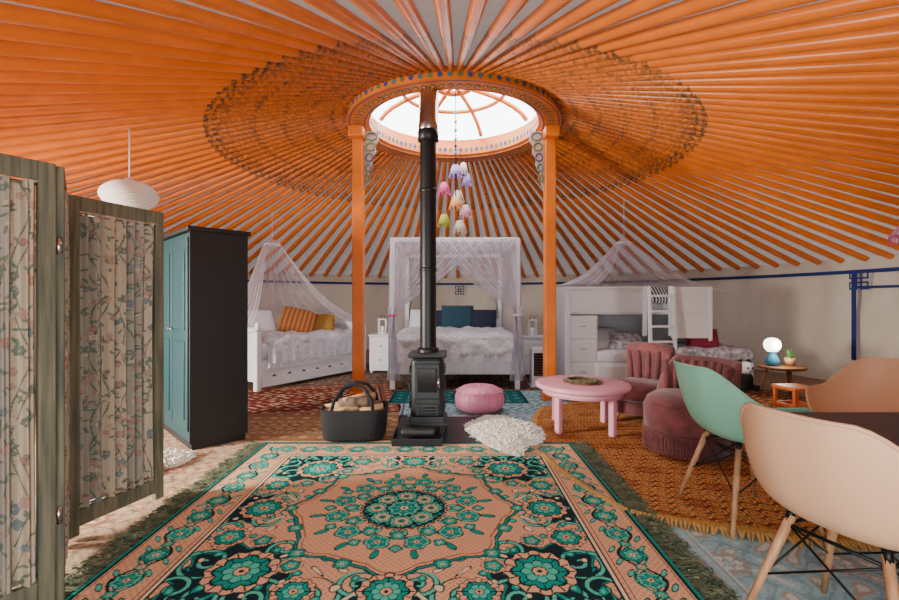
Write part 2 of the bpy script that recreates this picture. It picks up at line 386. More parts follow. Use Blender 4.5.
def main_rug():
    hx,hy=1.22,1.13
    X,Y=G(hx,hy,700,650); sh=X.shape
    PE=np.array((.82,.46,.29)); BK=np.array((.012,.030,.036)); TE=np.array((.015,.33,.26)); LT=np.array((.13,.58,.44)); CR=np.array((.86,.68,.48)); BR=np.array((.36,.16,.09))
    c=np.zeros(sh+(3,)); c[:]=PE
    dots=(np.sin(X*210)*np.sin(Y*210)>.35); c[dots]=PE*.72
    d=np.minimum(hx-np.abs(X),hy-np.abs(Y)); A=np.abs(X); Bq=np.abs(Y); r=np.hypot(X,Y); th=np.arctan2(Y,X)
    mb=.56+.022*np.abs(np.cos(8*th))+.03*np.cos(8*th)
    out=(r>mb)&(d>.32)
    # dark corner cartouches behind the large flowers
    for (a,b_,s_) in ((.66,.60,.24),(.0,.74,.16),(.82,.0,.16)):
        t2=np.arctan2(Bq-b_,A-a); q=np.hypot(A-a,Bq-b_)/(s_*(1+.12*np.cos(10*t2))); m_=out&(q<1); c[m_]=BK; c[m_&(q>.93)&(q<.97)]=TE
    for (a,b_,R0,ph,sg) in ((.30,.74,.13,0,1),(.52,.74,.13,1,-1),(.80,.50,.12,2,1),(.86,.22,.12,3,-1),(.70,.12,.09,0,1),(.12,.66,.09,2,-1),(.50,.40,.10,1,1),(.72,.74,.11,4,-1),(.84,.68,.10,2,1)):
        tmp=c.copy(); spiral(tmp,A,Bq,a,b_,R0,1.6,ph,.015,BK,sg); spiral(tmp,A,Bq,a,b_,R0,1.6,ph,.008,LT,sg); c[out]=tmp[out]
    f2=np.sin(30*A+1.8*np.sin(21*Bq))*np.sin(28*Bq+1.8*np.sin(23*A))
    c[out&(f2>.58)]=BK; c[out&(f2>.70)]=TE; c[out&(f2>.90)]=LT; c[out&(f2<-.76)]=BK; c[out&(f2<-.86)]=CR
    c[np.abs(r-mb)<.012]=BK; c[np.abs(r-mb)<.005]=TE; c[np.abs(r-mb+.03)<.004]=BR
    for k in range(16):
        a=k*pi/8; rad=.615 if k%2==0 else .56
        ros(c,X,Y,rad*C(a),rad*S(a),.042,4,(BK,TE,LT,CR),a)
    for k in range(16):
        a=k*pi/8+pi/16
        ex=.455; dx=X*C(a)+Y*S(a)-ex; dy=-X*S(a)+Y*C(a)
        q=(dx/.040)**2+(dy/.018)**2; c[q<1]=BK; c[q<.6]=TE
    inner=(r<.405+.012*np.cos(24*th)); 
    for k in range(12):
        a=k*pi/6+pi/12; ros(c,X,Y,.355*C(a),.355*S(a),.068,5,(BK,LT,TE,PE),a)
        a=k*pi/6; ros(c,X,Y,.40*C(a),.40*S(a),.034,4,(BK,TE,LT,CR),a); ros(c,X,Y,.285*C(a),.285*S(a),.045,5,(BK,TE,LT,CR),a)
        for o in (-.09,.09):
            e=a+pi/12+o*1.6; dx=X*C(e)+Y*S(e)-.26; dy=-X*S(e)+Y*C(e); q=(dx/.035)**2+(dy/.013)**2; c[q<1]=BK; c[q<.5]=LT
    c[(r<.222)]=np.where((np.sin(X*120)*np.sin(Y*120)>.2)[...,None],TE,BK)[r<.222]
    c[(np.abs(r-.222-.010*np.cos(24*th))<.005)]=BK
    for k in range(8):
        a=k*pi/4; ros(c,X,Y,.145*C(a),.145*S(a),.068,6,(BK,LT,PE,TE),a)
    ros(c,X,Y,0,0,.10,8,(BK,LT,TE,CR))
    for (a,b_,s_,n) in ((.62,.57,.125,8),(.0,.70,.095,8),(.76,.0,.10,8),(.36,.70,.070,6),(.80,.30,.075,6),(.43,.53,.045,5),(.63,.33,.045,5)):
        c_r=np.hypot(A-a,Bq-b_); t2=np.arctan2(Bq-b_,A-a)
        q=c_r/(s_*(1.22+.06*np.cos(12*t2))); o_=(d>.32)&(q<1); c[o_]=PE; c[o_&(q>.95)]=BK; c[o_&(q<.93)&(np.abs(np.sin(9*t2))<.25)]=BK
        ros(c,A,Bq,a,b_,s_,n,(BK,TE,LT,PE))
    bd=d<.32; per=np.where(hx-A<hy-Bq,Bq,A)
    c[bd]=PE; c[bd&dots]=PE*.75
    u=d-.165
    vine=np.sin(per*2*pi/.36)*.06
    c[bd&(np.abs(u-vine)<.008)]=BK
    vine2=np.sin(per*2*pi/.36+pi)*.06; c[bd&(np.abs(u-vine2)<.006)&(d<.28)&(d>.05)]=TE
    for q_,s_,cc in ((.25,.062,(BK,TE,LT,CR)),(.75,.062,(BK,LT,TE,PE)),(0,.030,(BK,TE,LT,PE)),(.5,.030,(BK,TE,PE,CR))):
        pp=(per/.36-q_+.5)%1-.5
        ros(c,pp*.36,u,0,0,s_,6,cc)
    for q_,uu in ((.12,.075),(.38,.075),(.62,-.075),(.88,-.075),(.12,-.06),(.62,.06)):
        pp=((per/.36-q_+.5)%1-.5)*.36; dx=pp*.8+(u-uu)*.6; dy=-pp*.6+(u-uu)*.8
        q=(dx/.034)**2+(dy/.012)**2; c[bd&(q<1)]=BK; c[bd&(q<.5)]=LT
    for lo,hi,cc in ((.292,.322,BK),(.300,.312,CR),(.270,.275,BK),(.0,.045,BK),(.014,.028,TE),(.05,.055,BK)):
        c[(d>lo)&(d<hi)]=cc
    c*= (1+.18*(np.random.rand(*sh,1)-.5))
    z=np.full(sh,.022); z[0,:]=z[-1,:]=0.0; z[:,0]=z[:,-1]=0.0
    z+=.0015*np.random.rand(*sh)*(z>0.01)
    P=np.stack([X,Y,z],-1)
    return npgrid('patterned_rug',P,c,'rugcol',loc=(-.245,2.44,0),sat=1.08,val=.95)
mr_=main_rug()
fr=B('fringe')
for sg in (-1,1):
    y=-1.13
    while y<1.13:
        y+=.0032
        L_=random.uniform(.06,.14)
        z0=random.uniform(.012,.03)
        fr.strand((sg*1.20,y,z0),(sg*(1.22+L_),y+random.uniform(-.045,.045),random.uniform(.01,.035)),.0035,'fringe')
        if random.random()<.4:
            a=random.uniform(0,6.28); cx=sg*(1.25+random.random()*.08)
            fr.tube([(cx+.016*C(a+k),y+.016*S(a+k),.014+.012*k/3) for k in range(5)],.004,'fringe',4)
fr.done(parent=mr_)

def persian(name,cx,cy,hx,hy,pal,z=.008,rz=0,cell=.2,squ=0,nres=90):
    nx=int(hx*2*nres)+2;ny=int(hy*2*nres)+2
    X,Y=G(hx,hy,nx,ny); pal=[np.array(p) for p in pal]; base,bord,dark,acc,lite=pal
    c=np.zeros(X.shape+(3,)); c[:]=base
    d=np.minimum(hx-np.abs(X),hy-np.abs(Y)); A,Bq=np.abs(X),np.abs(Y)
    k=2*pi/cell
    f=np.sin(k*A+1.5*np.sin(k*.8*Bq))*np.cos(k*Bq+1.5*np.sin(k*.7*A))
    c[np.abs(f)<.13]=dark; c[f>.6]=acc; c[f>.85]=lite; c[f<-.7]=bord; c[f<-.88]=lite
    for k_ in range(6):
        for j_ in range(6):
            ros(c,A,Bq,(k_+.5)*cell*1.7,(j_+.5)*cell*1.7,cell*.34,6,(dark,acc,lite,bord))
    per=np.where(hx-A<hy-Bq,Bq,A); b_=d<.22
    c[b_]=bord; pp=((per/.16)%1-.5)*.16
    ros_=np.hypot(pp,d-.12); c[b_&(ros_<.055)]=dark; c[b_&(ros_<.045)]=acc; c[b_&(ros_<.02)]=lite
    for lo,hi,cc in ((.2,.215,dark),(.215,.225,lite),(.0,.02,lite),(.02,.045,dark)): c[(d>lo)&(d<hi)]=cc
    c*=(1+.25*(np.random.rand(*X.shape,1)-.5))
    zz=np.full(X.shape,z); zz[0,:]=zz[-1,:]=0;zz[:,0]=zz[:,-1]=0
    s_,t_=X/hx,Y/hy
    P=np.stack([X*np.sqrt(1-squ*t_**2/2),Y*np.sqrt(1-squ*s_**2/2),zz],-1)
    return npgrid(name,P,c,'rugcol',loc=(cx,cy,0),rz=rz)
persian('beige_rug',-2.35,2.85,1.15,1.55,((.56,.42,.29),(.48,.28,.19),(.26,.18,.12),(.46,.17,.12),(.72,.60,.44)),.006)
persian('persian_rug',-1.75,5.2,1.15,.85,((.17,.035,.025),(.26,.10,.06),(.04,.018,.02),(.34,.17,.10),(.46,.36,.26)),.006,rz=.2,cell=.26)
persian('brown_rug',-1.3,4.05,.9,.42,((.34,.19,.10),(.30,.15,.08),(.18,.09,.05),(.40,.24,.14),(.44,.32,.22)),.009,rz=0)
persian('blue_rug',.42,4.95,.95,.72,((.26,.40,.44),(.40,.50,.54),(.10,.18,.22),(.14,.36,.40),(.62,.62,.60)),.009,rz=0.05)
persian('teal_rug',.1,5.3,.8,.35,((.008,.08,.09),(.015,.12,.13),(.004,.03,.04),(.03,.18,.18),(.2,.28,.27)),.013)
persian('red_rug',2.6,4.75,1.6,1.0,((.28,.08,.04),(.36,.15,.07),(.09,.035,.03),(.46,.24,.11),(.52,.38,.24)),.005)
persian('pale_blue_rug',1.93,1.72,.98,.88,((.38,.54,.57),(.46,.60,.62),(.28,.40,.43),(.48,.38,.30),(.66,.70,.66)),.006,cell=.28)
persian('grey_rug',-.4,6.7,3.8,1.6,((.16,.11,.09),(.20,.13,.10),(.06,.035,.035),(.28,.15,.10),(.36,.28,.2)),.003,nres=40,squ=.6)
persian('grey_rug',-.1,.9,.9,.5,((.50,.42,.36),(.5,.4,.35),(.3,.2,.16),(.5,.3,.24),(.6,.55,.5)),.004)
def orange_rug():
    hx,hy=1.35,1.5; X,Y=G(hx,hy,380,420)
    c=np.zeros(X.shape+(3,)); O=np.array((.56,.19,.07)); D=np.array((.28,.06,.03)); Yl=np.array((.70,.42,.16)); K=np.array((.16,.05,.03))
    c[:]=O; s=.10
    a=X/s; b_=Y/(s*.866)
    row=np.floor(b_); a2=a+.5*(row%2); u=(a2%1)-.5; v=(b_%1)-.5
    r=np.hypot(u,v); th=np.arctan2(v,u)
    c[r>.47]=K; c[(r<.44)&(r>.37)]=Yl; c[(r<.30)&(np.abs(np.cos(3*th))>.6)]=D; c[r<.15]=Yl; c[r<.06]=K
    big=(np.sin(X*2*pi/.6)*np.sin(Y*2*pi/.52)); c[(big>.6)]=c[(big>.6)]*.6+D*.3; c[np.abs(big)<.06]=c[np.abs(big)<.06]*.5+Yl*.4
    d=np.minimum(hx-np.abs(X),hy-np.abs(Y)); c[d<.06]=(.62,.35,.11)
    c*=(1+.25*(np.random.rand(*X.shape,1)-.5)); q=.75
    s_,t_=X/hx,Y/hy; zz=np.full(X.shape,.013);zz[0,:]=zz[-1,:]=0;zz[:,0]=zz[:,-1]=0
    P=np.stack([X*np.sqrt(1-q*t_**2/2),Y*np.sqrt(1-q*s_**2/2),zz],-1)
    ob=npgrid('orange_tile_rug',P,c,'rugcol',loc=(2.05,3.62,0))
    f=B('braided_edge')
    edge=[]
    n=60
    for k in range(n+1):
        s1=-1+2*k/n; edge.append((hx*s1*math.sqrt(1-q/2),-hy*math.sqrt(1-q*s1*s1/2)))
    right=[(hx*math.sqrt(1-q*t*t/2),hy*t*math.sqrt(1-q/2)) for t in [-1+2*k/n for k in range(n+1)]]
    left=[(-hx*math.sqrt(1-q*t*t/2),hy*t*math.sqrt(1-q/2)) for t in [-.25-.75*k/n for k in range(n+1)]]
    E=left+edge[1:]+right[1:]
    for i in range(len(E)-1):
        p=Vector((*E[i],0));q2=Vector((*E[i+1],0)); t=(q2-p); L_=t.length
        if L_<1e-6: continue
        t.normalize(); nn=Vector((t.y,-t.x,0))
        if nn.dot(p)<0: nn=-nn
        m_=max(1,int(L_/.014))
        for k in range(m_):
            o=p+t*(L_*k/m_)
            f.tube([o+Vector((0,0,.012)),o+nn*.035+t*.012+Vector((0,0,.026)),o+nn*.08+t*random.uniform(-.01,.02)+Vector((0,0,.01))],[.008,.010,.005],'mustard',5)
    f.done(parent=ob)
orange_rug()

# ---------------------------------------------------------------- folding screen
def curtain(parent,p0,p1,z0,z1,seed):
    rs=np.random.RandomState(seed); p0=np.array(p0);p1=np.array(p1); L_=np.linalg.norm(p1-p0); t=(p1-p0)/L_; n=np.array((-t[1],t[0]))
    nu,nv=190,460; u=np.linspace(0,1,nu)[:,None]*np.ones((1,nv)); v=np.linspace(0,1,nv)[None,:]*np.ones((nu,1))
    fold=.017*np.sin(u*2*pi*7+.8*np.sin(v*3)+1.2*np.sin(u*9))+.007*np.sin(u*2*pi*19+v*2)
    px=p0[0]+t[0]*u*L_+n[0]*fold; py=p0[1]+t[1]*u*L_+n[1]*fold; pz=z0+(z1-z0)*v
    x=u*L_*1.35; z=v*(z1-z0); c=np.zeros((nu,nv,3)); c[:]=(.50,.42,.31)
    st=(np.floor(x/.15)%2==0); c[st]=(.36,.33,.27)
    c[np.abs(((x/.15)%1)-.02)<.02]=(.18,.19,.14)
    for k in range(10):
        x0=rs.rand()*L_*1.35; vine=np.abs(x-x0-.03*np.sin(z*12+k))<.002; c[vine]=(.10,.13,.09)
    for k in range(230):
        a=rs.rand()*L_*1.35;b_=rs.rand()*(z1-z0);s_=.010+.012*rs.rand(); n_=rs.choice([4,5,6])
        dx,dz=x-a,z-b_; r=np.hypot(dx,dz); th=np.arctan2(dz,dx)
        q=r/(s_*(.7+.3*np.abs(np.cos(n_*th/2)))); cc=[(.38,.22,.19),(.44,.28,.24),(.54,.46,.36),(.17,.21,.17),(.18,.23,.25)][rs.randint(5)]
        c[q<1]=np.array(cc)*.7; c[q<.85]=cc; c[q<.25]=(.42,.33,.18)
    for k in range(320):
        a=rs.rand()*L_*1.35;b_=rs.rand()*(z1-z0); an=rs.rand()*pi; dx,dz=x-a,z-b_; p=dx*C(an)+dz*S(an); q=-dx*S(an)+dz*C(an)
        c[(p/.016)**2+(q/.005)**2<1]=(.15,.19,.14)
    npgrid('curtain_panel',np.stack([px,py,pz],-1),c,'fabcol',parent=parent)
sc=B('folding_screen'); pts=[(-1.735,1.22),(-1.45,1.67),(-1.81,2.11),(-1.65,2.60)]; H=1.65
pan=[]
for i in range(3):
    a=Vector((*pts[i],0));b_=Vector((*pts[i+1],0)); t=(b_-a);L_=t.length;t.normalize();an=math.atan2(t.y,t.x)
    a=a+t*.012;b_=b_-t*.012; L_-=.024
    w=.05
    for q in (a+t*w/2,b_-t*w/2): sc.box((q.x,q.y,H/2+.01),(w,.032,H-.02),'frame',.005,rot=(0,0,an))
    mid=(a+b_)/2
    for z,h in ((H-.035,.07),(.10,.08)): sc.box((mid.x,mid.y,z),(L_-2*w,.03,h),'frame',.005,rot=(0,0,an))
    for z in (H-.085,.16): sc.tube([a+t*w+Vector((0,0,z)),b_-t*w+Vector((0,0,z))],.006,'steel',6)
    pan.append((tuple((a+t*w)[:2]),tuple((b_-t*w)[:2])))
for i in (1,2):
    for z in (.35,1.35): sc.tube([(pts[i][0],pts[i][1],z-.03),(pts[i][0],pts[i][1],z+.03)],.009,'steel',8)
sco=sc.done()
for i,(a,b_) in enumerate(pan): curtain(sco,a,b_,.14,H-.075,i+3)

# ---------------------------------------------------------------- wardrobe
w=B('wardrobe')
w.box((0,.0,.86),(.88,.42,1.60),'teal',.006)
w.box((.445,0,.86),(.012,.43,1.62),'wblack',.003)
w.box((0,0,1.685),(.94,.47,.035),'wblack',.008); w.box((0,0,.035),(.88,.40,.07),'wblack',.004)
for s_ in (-1,1):
    w.box((s_*.215,-.215,.88),(.41,.02,1.48),'teal',.006)
    for z,h in ((1.22,.62),(.52,.6)): w.box((s_*.215,-.228,z),(.29,.012,h),'teal',.01)
    w.lathe([(0,0),(.012,.004),(.012,.016),(0,.02)],'steel',c=(s_*.04,-.24,.9),seg=10)
w.done(loc=(-1.8125-.445*.707,3.55+.445*.707,.008),rz=math.radians(-45))

# ---------------------------------------------------------------- wood stove
s=B('wood_stove')
s.box((.22,.0,.012),(1.0,.80,.010),'black',.002)
for x in (-.13,.13):
    for y in (-.13,.13): s.box((x,y,.05),(.04,.04,.08),'stove',.004)
s.box((0,0,.12),(.30,.34,.08),'stove',.01)
s.box((0,0,.40),(.28,.32,.52),'stove',.05,seg=4,sm=False)
s.box((0,0,.675),(.33,.38,.03),'stove',.012); s.box((0,0,.10),(.34,.38,.025),'stove',.006)
s.box((0,-.17,.46),(.22,.02,.30),'stove',.012); s.box((0,-.183,.47),(.16,.012,.20),'stovedark',.02)
s.box((0,-.17,.22),(.20,.02,.10),'stove',.008)
for i in range(3): s.tube([(-.07,-.183,.19+i*.025),(.07,-.183,.19+i*.025)],.005,'stovedark',6)
s.tube([(.10,-.19,.40),(.10,-.225,.42),(.10,-.225,.50)],.008,'steel',8)
for x in (-.15,.15):
    for z in (.25,.4,.55): s.box((x,0,z),(.012,.26,.06),'stove',.004)
s.box((-.06,-.36,.025),(.38,.30,.012),'black',.003)
for x in (-.25,.13): s.box((x,-.36,.055),(.012,.30,.07),'black',.003)
s.box((-.06,-.505,.05),(.38,.012,.055),'black',.003); s.box((-.06,-.35,.09),(.28,.10,.05),'stove',.02)
s.lathe([(.095,.0),(.095,.03),(.078,.04)],'black',c=(0,.03,.69),seg=28)
s.lathe([(.072,.70),(.072,2.60)],'black',c=(0,.03,0),seg=28)
for z in (1.4,2.1): s.lathe([(.073,z),(.077,z+.005),(.077,z+.03),(.073,z+.035)],'black',c=(0,.03,0),seg=28)
s.lathe([(.072,2.55),(.092,2.56),(.092,2.64),(.088,2.65)],'black',c=(0,.03,0),seg=28)
s.tube([(0,.03,2.6),(0,.04,2.72),(0,.10,2.85),(0,.25,3.12),(0,.37,3.36),(0,.40,3.6),(0,.40,4.3)],.086,'steel',24)
s.done(loc=(-.19,3.97,.002))

# log basket
b=B('log_basket')
b.lathe([(0.001,.0),(.9,0),(.96,.02),(1.0,.12),(1.04,.25),(1.0,.252),(.95,.14),(.9,.05),(.001,.05)],'felt',seg=40,sx=.26,sy=.19,rf=lambda a:1/(abs(C(a))**5+abs(S(a))**5)**.2)
for y in (-.15,.15):
    b.tube([(-.17,y*1.15,.22),(-.15,y*.95,.32),(-.09,y*.6,.41),(0,y*.4,.44),(.09,y*.6,.41),(.15,y*.95,.32),(.17,y*1.15,.22)],.015,'felt',8)
for i,(x,y,z,a,r) in enumerate([(-.05,0,.20,.15,.05),(.08,.06,.22,-.2,.05),(-.12,.06,.23,.3,.045),(.1,-.07,.22,.1,.045),(0,-.02,.28,-.4,.045),(-.1,-.08,.21,0,.045),(.02,.07,.29,.5,.04)]):
    d_=Vector((C(a),S(a),.12))*.14; p=Vector((x,y,z)); b.tube([p-d_,p-d_*.98,p+d_*.98,p+d_],[r*.9,r,r,r*.9],'bark' if i%3==1 else 'log',7)
b.done(loc=(-.79,3.78,.014),rz=.05)

# pouf
b=B('pouf'); n=16
b.lathe([(0.001,.0),(.19,0),(.235,.03),(.255,.09),(.255,.14),(.235,.20),(.17,.245),(.09,.255),(.02,.245),(.001,.243)],'poufpink',seg=128,rf=lambda a:1-.035*abs(C(a*n/2))**10)
b.tube([(.238*C(2*pi*i/48),.238*S(2*pi*i/48),.205) for i in range(48)],.006,'poufpink',6,closed=True)
b.lathe([(0.001,.262),(.018,.256),(.02,.246)],'poufpink',seg=12)
b.done(loc=(.31,4.66,.014))

def sheepskin(loc,sx,sy,rz,n):
    b=B('sheepskin_rug')
    def rad(a): return 1+.16*C(2*a)+.10*C(4*a+.4)+.07*S(3*a+1)+.04*S(7*a)
    prof=[(.001,.05),(.4,.048),(.75,.04),(.95,.022),(1.0,.0)]
    b.lathe(prof,'skin',seg=64,sx=sx,sy=sy,rf=rad)
    for i in range(n):
        a=random.uniform(0,2*pi); q=math.sqrt(random.random()); r=q*rad(a); p=Vector((C(a)*r*sx,S(a)*r*sy,.04*(1-q**3)+.004))
        d_=Vector((C(a)*q+random.uniform(-.7,.7),S(a)*q+random.uniform(-.7,.7),random.uniform(.1,.8))).normalized()*random.uniform(.03,.05)
        e=p+d_; e.z=max(.004,min(e.z,.075)); b.tube([p,(p+e)/2+Vector((0,0,.01)),e],[.009,.008,.003],'skin',4)
    b.done(loc=loc,rz=rz)
sheepskin((.46,3.80,.02),.24,.55,.10,2400)
sheepskin((-2.1,3.1,.008),.22,.25,.6,500)

# coffee table
b=B('coffee_table')
b.lathe([(0.001,.36),(.39,.36),(.405,.368),(.41,.385),(.405,.40),(.39,.405),(.001,.405)],'pink',seg=56)
b.lathe([(.33,.31),(.345,.31),(.345,.36),(.33,.36)],'pink',seg=48)
for k in range(4):
    a=k*pi/2+math.radians(35); x,y=.31*C(a),.31*S(a); b.box((x,y,.185),(.052,.052,.37),'pink',.01,rot=(0,0,a))
b.done(loc=(1.18,4.0,.014))
b=B('wreath_tray')
b.lathe([(.001,.004),(.15,.004),(.17,.012),(.172,.016),(.15,.010),(.001,.008)],'woodt',seg=36)
for i in range(60):
    a=2*pi*i/60; r=.13+random.uniform(-.012,.012); b.lathe([(.001,.0),(.012,.006),(.014,.014),(.001,.022)],'greenw',c=(r*C(a),r*S(a),.010),seg=6)
b.done(loc=(1.18,4.0,.419))

# tub chair with fringe
b=B('tub_chair')
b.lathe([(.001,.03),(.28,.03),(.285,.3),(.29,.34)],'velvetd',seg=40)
b.lathe([(.001,.43),(.15,.432),(.24,.42),(.285,.39),(.295,.36),(.285,.33),(.001,.32)],'velvet',seg=48)
b.lathe([(.292,.15),(.305,.17),(.31,.33),(.30,.36)],'velvet',seg=48)
a0,a1=math.radians(-60),math.radians(105)
def shell(u,v):
    a=a0+(a1-a0)*u; e=min(1,6*min(u,1-u))**.6; top=.36+(.32)*e
    t=v*2
    if t<=1: r=.315+.03*t;z=.34+(top-.34)*t
    else: r=.345-.075*min(1,(t-1)*4)-.0*(t-1); z=top-(top-.36)*max(0,(t-1.1)/.9)
    return (C(a)*r,S(a)*r,z)
b.grid(shell,40,20,'velvet')
for i in range(11):
    a=a0+(a1-a0)*(i+.5)/11; b.tube([(.272*C(a),.272*S(a),.40),(.266*C(a),.266*S(a),.5),(.275*C(a),.275*S(a),.65)],[.02,.03,.02],'velvet',8)
for i in range(360):
    a=2*pi*i/360; b.strand((.308*C(a),.308*S(a),.17),(.315*C(a+.01),.315*S(a+.01),.02),.003,'velvet')
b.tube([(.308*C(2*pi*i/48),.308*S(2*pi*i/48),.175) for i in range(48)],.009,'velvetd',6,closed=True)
b.done(loc=(1.80,3.40,.016))

# velvet bedroom chair
b=B('bedroom_chair')
b.rbox((0,0,.27),(.44,.46,.18),.06,'velvet',8)
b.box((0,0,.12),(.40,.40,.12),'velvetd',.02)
for x in (-.17,.17):
    for y in (-.17,.17): b.tube([(x,y,.08),(x*1.1,y*1.1,0)],[.02,.012],'woodt',8)
def fl_(p): return Vector((p.x*(1+.25*(p.z+.2)),p.y-.12*(p.z+.2)**2*-1,p.z-.05*(p.x*3)**2*(1 if p.z>0 else 0)))
b.rbox((0,.20,.49),(.42,.09,.44),.042,'velvet',10,flare=fl_)
for i in range(5): 
    x=-.16+.08*i; b.tube([(x,.15,.36),(x*1.1,.16,.5),(x*1.2,.175,.63)],[.02,.026,.02],'velvetd' if i%2 else 'velvet',8)
b.done(loc=(1.86,4.32,.016),rz=math.radians(-40))

# ---------------------------------------------------------------- dining chairs
def smooth(a,b_,x): x=max(0,min(1,(x-a)/(b_-a))); return x*x*(3-2*x)
def chair(k,loc,rz):
    b=B('dining_chair')
    def hgt(t): return -.015+.210*smooth(.45,1.35,t)+.165*smooth(1.85,2.65,t)
    def fn(u,v):
        a=2*pi*u; t=a if a<=pi else 2*pi-a
        Rx=.27 if C(a)<0 else .25; Ry=.305
        rr_=1/((abs(C(a))/Rx)**2.6+(abs(S(a))/Ry)**2.6)**(1/2.6)
        g=v/.62*.80 if v<.62 else .80+.20*(1-(1-(v-.62)/.38)**1.7)
        kz=0 if v<.45 else ((v-.45)/.55)**1.7
        h=hgt(t); lean=.06*kz*smooth(2.0,2.9,t)
        z=.435-.012*(1-v*v)+h*kz
        return (C(a)*rr_*g-lean,S(a)*rr_*g,z)
    b.grid(fn,72,26,k)
    b.grid(lambda u,v:(lambda p:(p[0]*.985,p[1]*.985,p[2]+.006))(fn(u,v)),72,26,k)
    b.tube([fn(i/72,1) for i in range(72)],.0065,k,8,closed=True)
    tops=[];feet=[]
    for sx,sy in ((1,1),(1,-1),(-1,-1),(-1,1)):
        p=Vector((sx*.12,sy*.13,.405));q=Vector((sx*.225,sy*.235,0)); b.tube([p,(p+q)/2,q],[.015,.014,.010],'dowel',10)
        b.tube([p+Vector((0,0,.02)),p.lerp(q,.06)],.014,'wire',8); tops.append(p.lerp(q,.08));feet.append(p.lerp(q,.55))
    for i in range(4):
        j=(i+1)%4
        b.tube([tops[i],feet[j]],.004,'wire',6); b.tube([tops[j],feet[i]],.004,'wire',6); b.tube([tops[i],tops[j]],.006,'wire',6)
    b.done(loc=loc,rz=rz)
chair('mint',(1.56,2.38,.016),math.radians(2))
chair('cream',(1.33,1.46,.010),math.radians(20))
chair('tan',(2.27,2.36,.016),math.radians(-150))
b=B('dining_table')
b.box((0,0,.705),(1.25,1.15,.03),'tabletop',.01,seg=3)
b.box((.1,-.1,.66),(.85,.75,.06),'wire',.004)
for x in (-.05,.5):
    for y in (-.45,.10): b.tube([(x,y,.68),(x*1.04,y*1.04,0)],[.028,.018],'wire',10)
b.done(loc=(1.90,1.12,.010))

# ---------------------------------------------------------------- canopy bed
def fringe_line(b,p0,p1,z,L_,k,step=.02):
    p0=Vector(p0);p1=Vector(p1);n=int((p1-p0).length/step); t=(p1-p0).normalized(); nn=Vector((t.y,-t.x,0))
    for i in range(n):
        o=p0.lerp(p1,i/n)+nn*random.uniform(0,.012); b.tube([(o.x,o.y,z),(o.x,o.y,z-L_*.6),(o.x+random.uniform(-.006,.006),o.y,z-L_)],[.004,.006,.009],k,5)
b=B('canopy_bed'); W=.80;Lb=2.0;Hc=1.94
for x in (-W,W):
    for y in (0,Lb): b.box((x,y,Hc/2),(.065,.065,Hc),'white',.006)
for y in (0,Lb): b.box((0,y,Hc-.03),(2*W,.06,.06),'white',.006)
for x in (-W,W): b.box((x,Lb/2,Hc-.03),(.05,Lb,.05),'white',.006); b.box((x,Lb/2,.32),(.04,Lb,.18),'white',.006)
for x in (-.27,.27): b.box((x,Lb/2,Hc-.03),(.03,Lb,.03),'white',.004)
b.box((0,0,.30),(2*W,.04,.22),'white',.006)
b.box((0,Lb,.62),(2*W,.04,.40),'white',.01)
b.rbox((0,Lb/2,.53),(2*W-.12,Lb-.1,.30),.10,'whitefab',14,amp=.02,sc=5)
b.rbox((0,.75,.56),(2*W-.02,1.62,.30),.09,'lace',30,amp=.05,sc=7)
b.grid(lambda u,v:(-W-.03+(2*W+.06)*u,-.05+.022*S(u*60)*(1-v),.36+.30*v),120,6,'lace')
fringe_line(b,(-W-.02,-.055,0),(W+.02,-.055,0),.37,.16,'whitefab',.03)
for sx in (-1,1):
    b.grid(lambda u,v:(sx*(W+.04)+.016*S(u*55)*(1-v),-.05+1.5*u,.36+.30*v),70,4,'lace')
    fringe_line(b,(sx*(W+.05),-.04,0),(sx*(W+.05),1.45,0),.37,.16,'whitefab',.04)
for x in (-.42,.36): b.pillow((x,1.72,.80),(.62,.42,.18),'whitefab',rot=(math.radians(60),0,0))
b.pillow((.06,1.45,.86),(.52,.42,.16),'darkteal',rot=(math.radians(68),0,0))
b.pillow((.46,1.42,.82),(.44,.38,.15),'navy',rot=(math.radians(62),0,-.1))
b.pillow((-.30,1.50,.82),(.42,.36,.15),'navy',rot=(math.radians(62),0,.1))
def drape(y,xa,xb,xp,zt,ztie,seed=0,ys=0):
    def fn(u,v):
        x=xa+(xb-xa)*u
        if v<.6:
            q=v/.6; e=q**1.0; sag=.10*S(pi*q)
            xx=x+(xp-x)*(1-(1-e)**1.35); z=zt+(ztie-zt)*q-sag*abs(x-xp)/1.0*.9; am=.015*(1-q)+.02
        else:
            q=(v-.6)/.4; xx=xp+(u-.5)*.16*q+.02*(u-.5); z=ztie-(ztie-.12)*q; am=.022
        return (xx,y+ys*v+am*S(u*2*pi*9+seed),z)
    b.grid(fn,90,26,'sheer')
drape(-.03,-W,.45,-W+.02,Hc-.02,.95,0,-.03); drape(-.045,-.35,W,W-.02,Hc-.02,.95,1,-.03)
drape(Lb+.02,-W,.30,-W+.05,Hc-.02,1.05,2); drape(Lb+.03,-.2,W,W-.05,Hc-.02,1.05,3)
for sx in (-1,1):
    def fs_(u,v):
        yy=Lb*u; tz=1.05
        if v<.6: q=v/.6; y_=yy+((0 if u<.5 else Lb)-yy)*(q**1.3); z=Hc-.02-(Hc-tz)*q
        else: q=(v-.6)/.4; y_=(0 if u<.5 else Lb)+(u-.5)*.1; z=tz-(tz-.2)*q
        return (sx*(W+.035)+.02*S(u*70),y_,z)
    b.grid(fs_,80,20,'sheer')
    b.tube([(sx*W+.05*C(t),-.04+.05*S(t),.95) for t in [k*pi/5 for k in range(10)]],.016,'p1' if sx<0 else 'whitefab',6,closed=True)
b.grid(lambda u,v:(-W+2*W*u,Lb*v,Hc+.01-.06*S(pi*v)*(1+.3*S(u*20))),30,16,'sheer')
b.done(loc=(.07,5.78,.006))

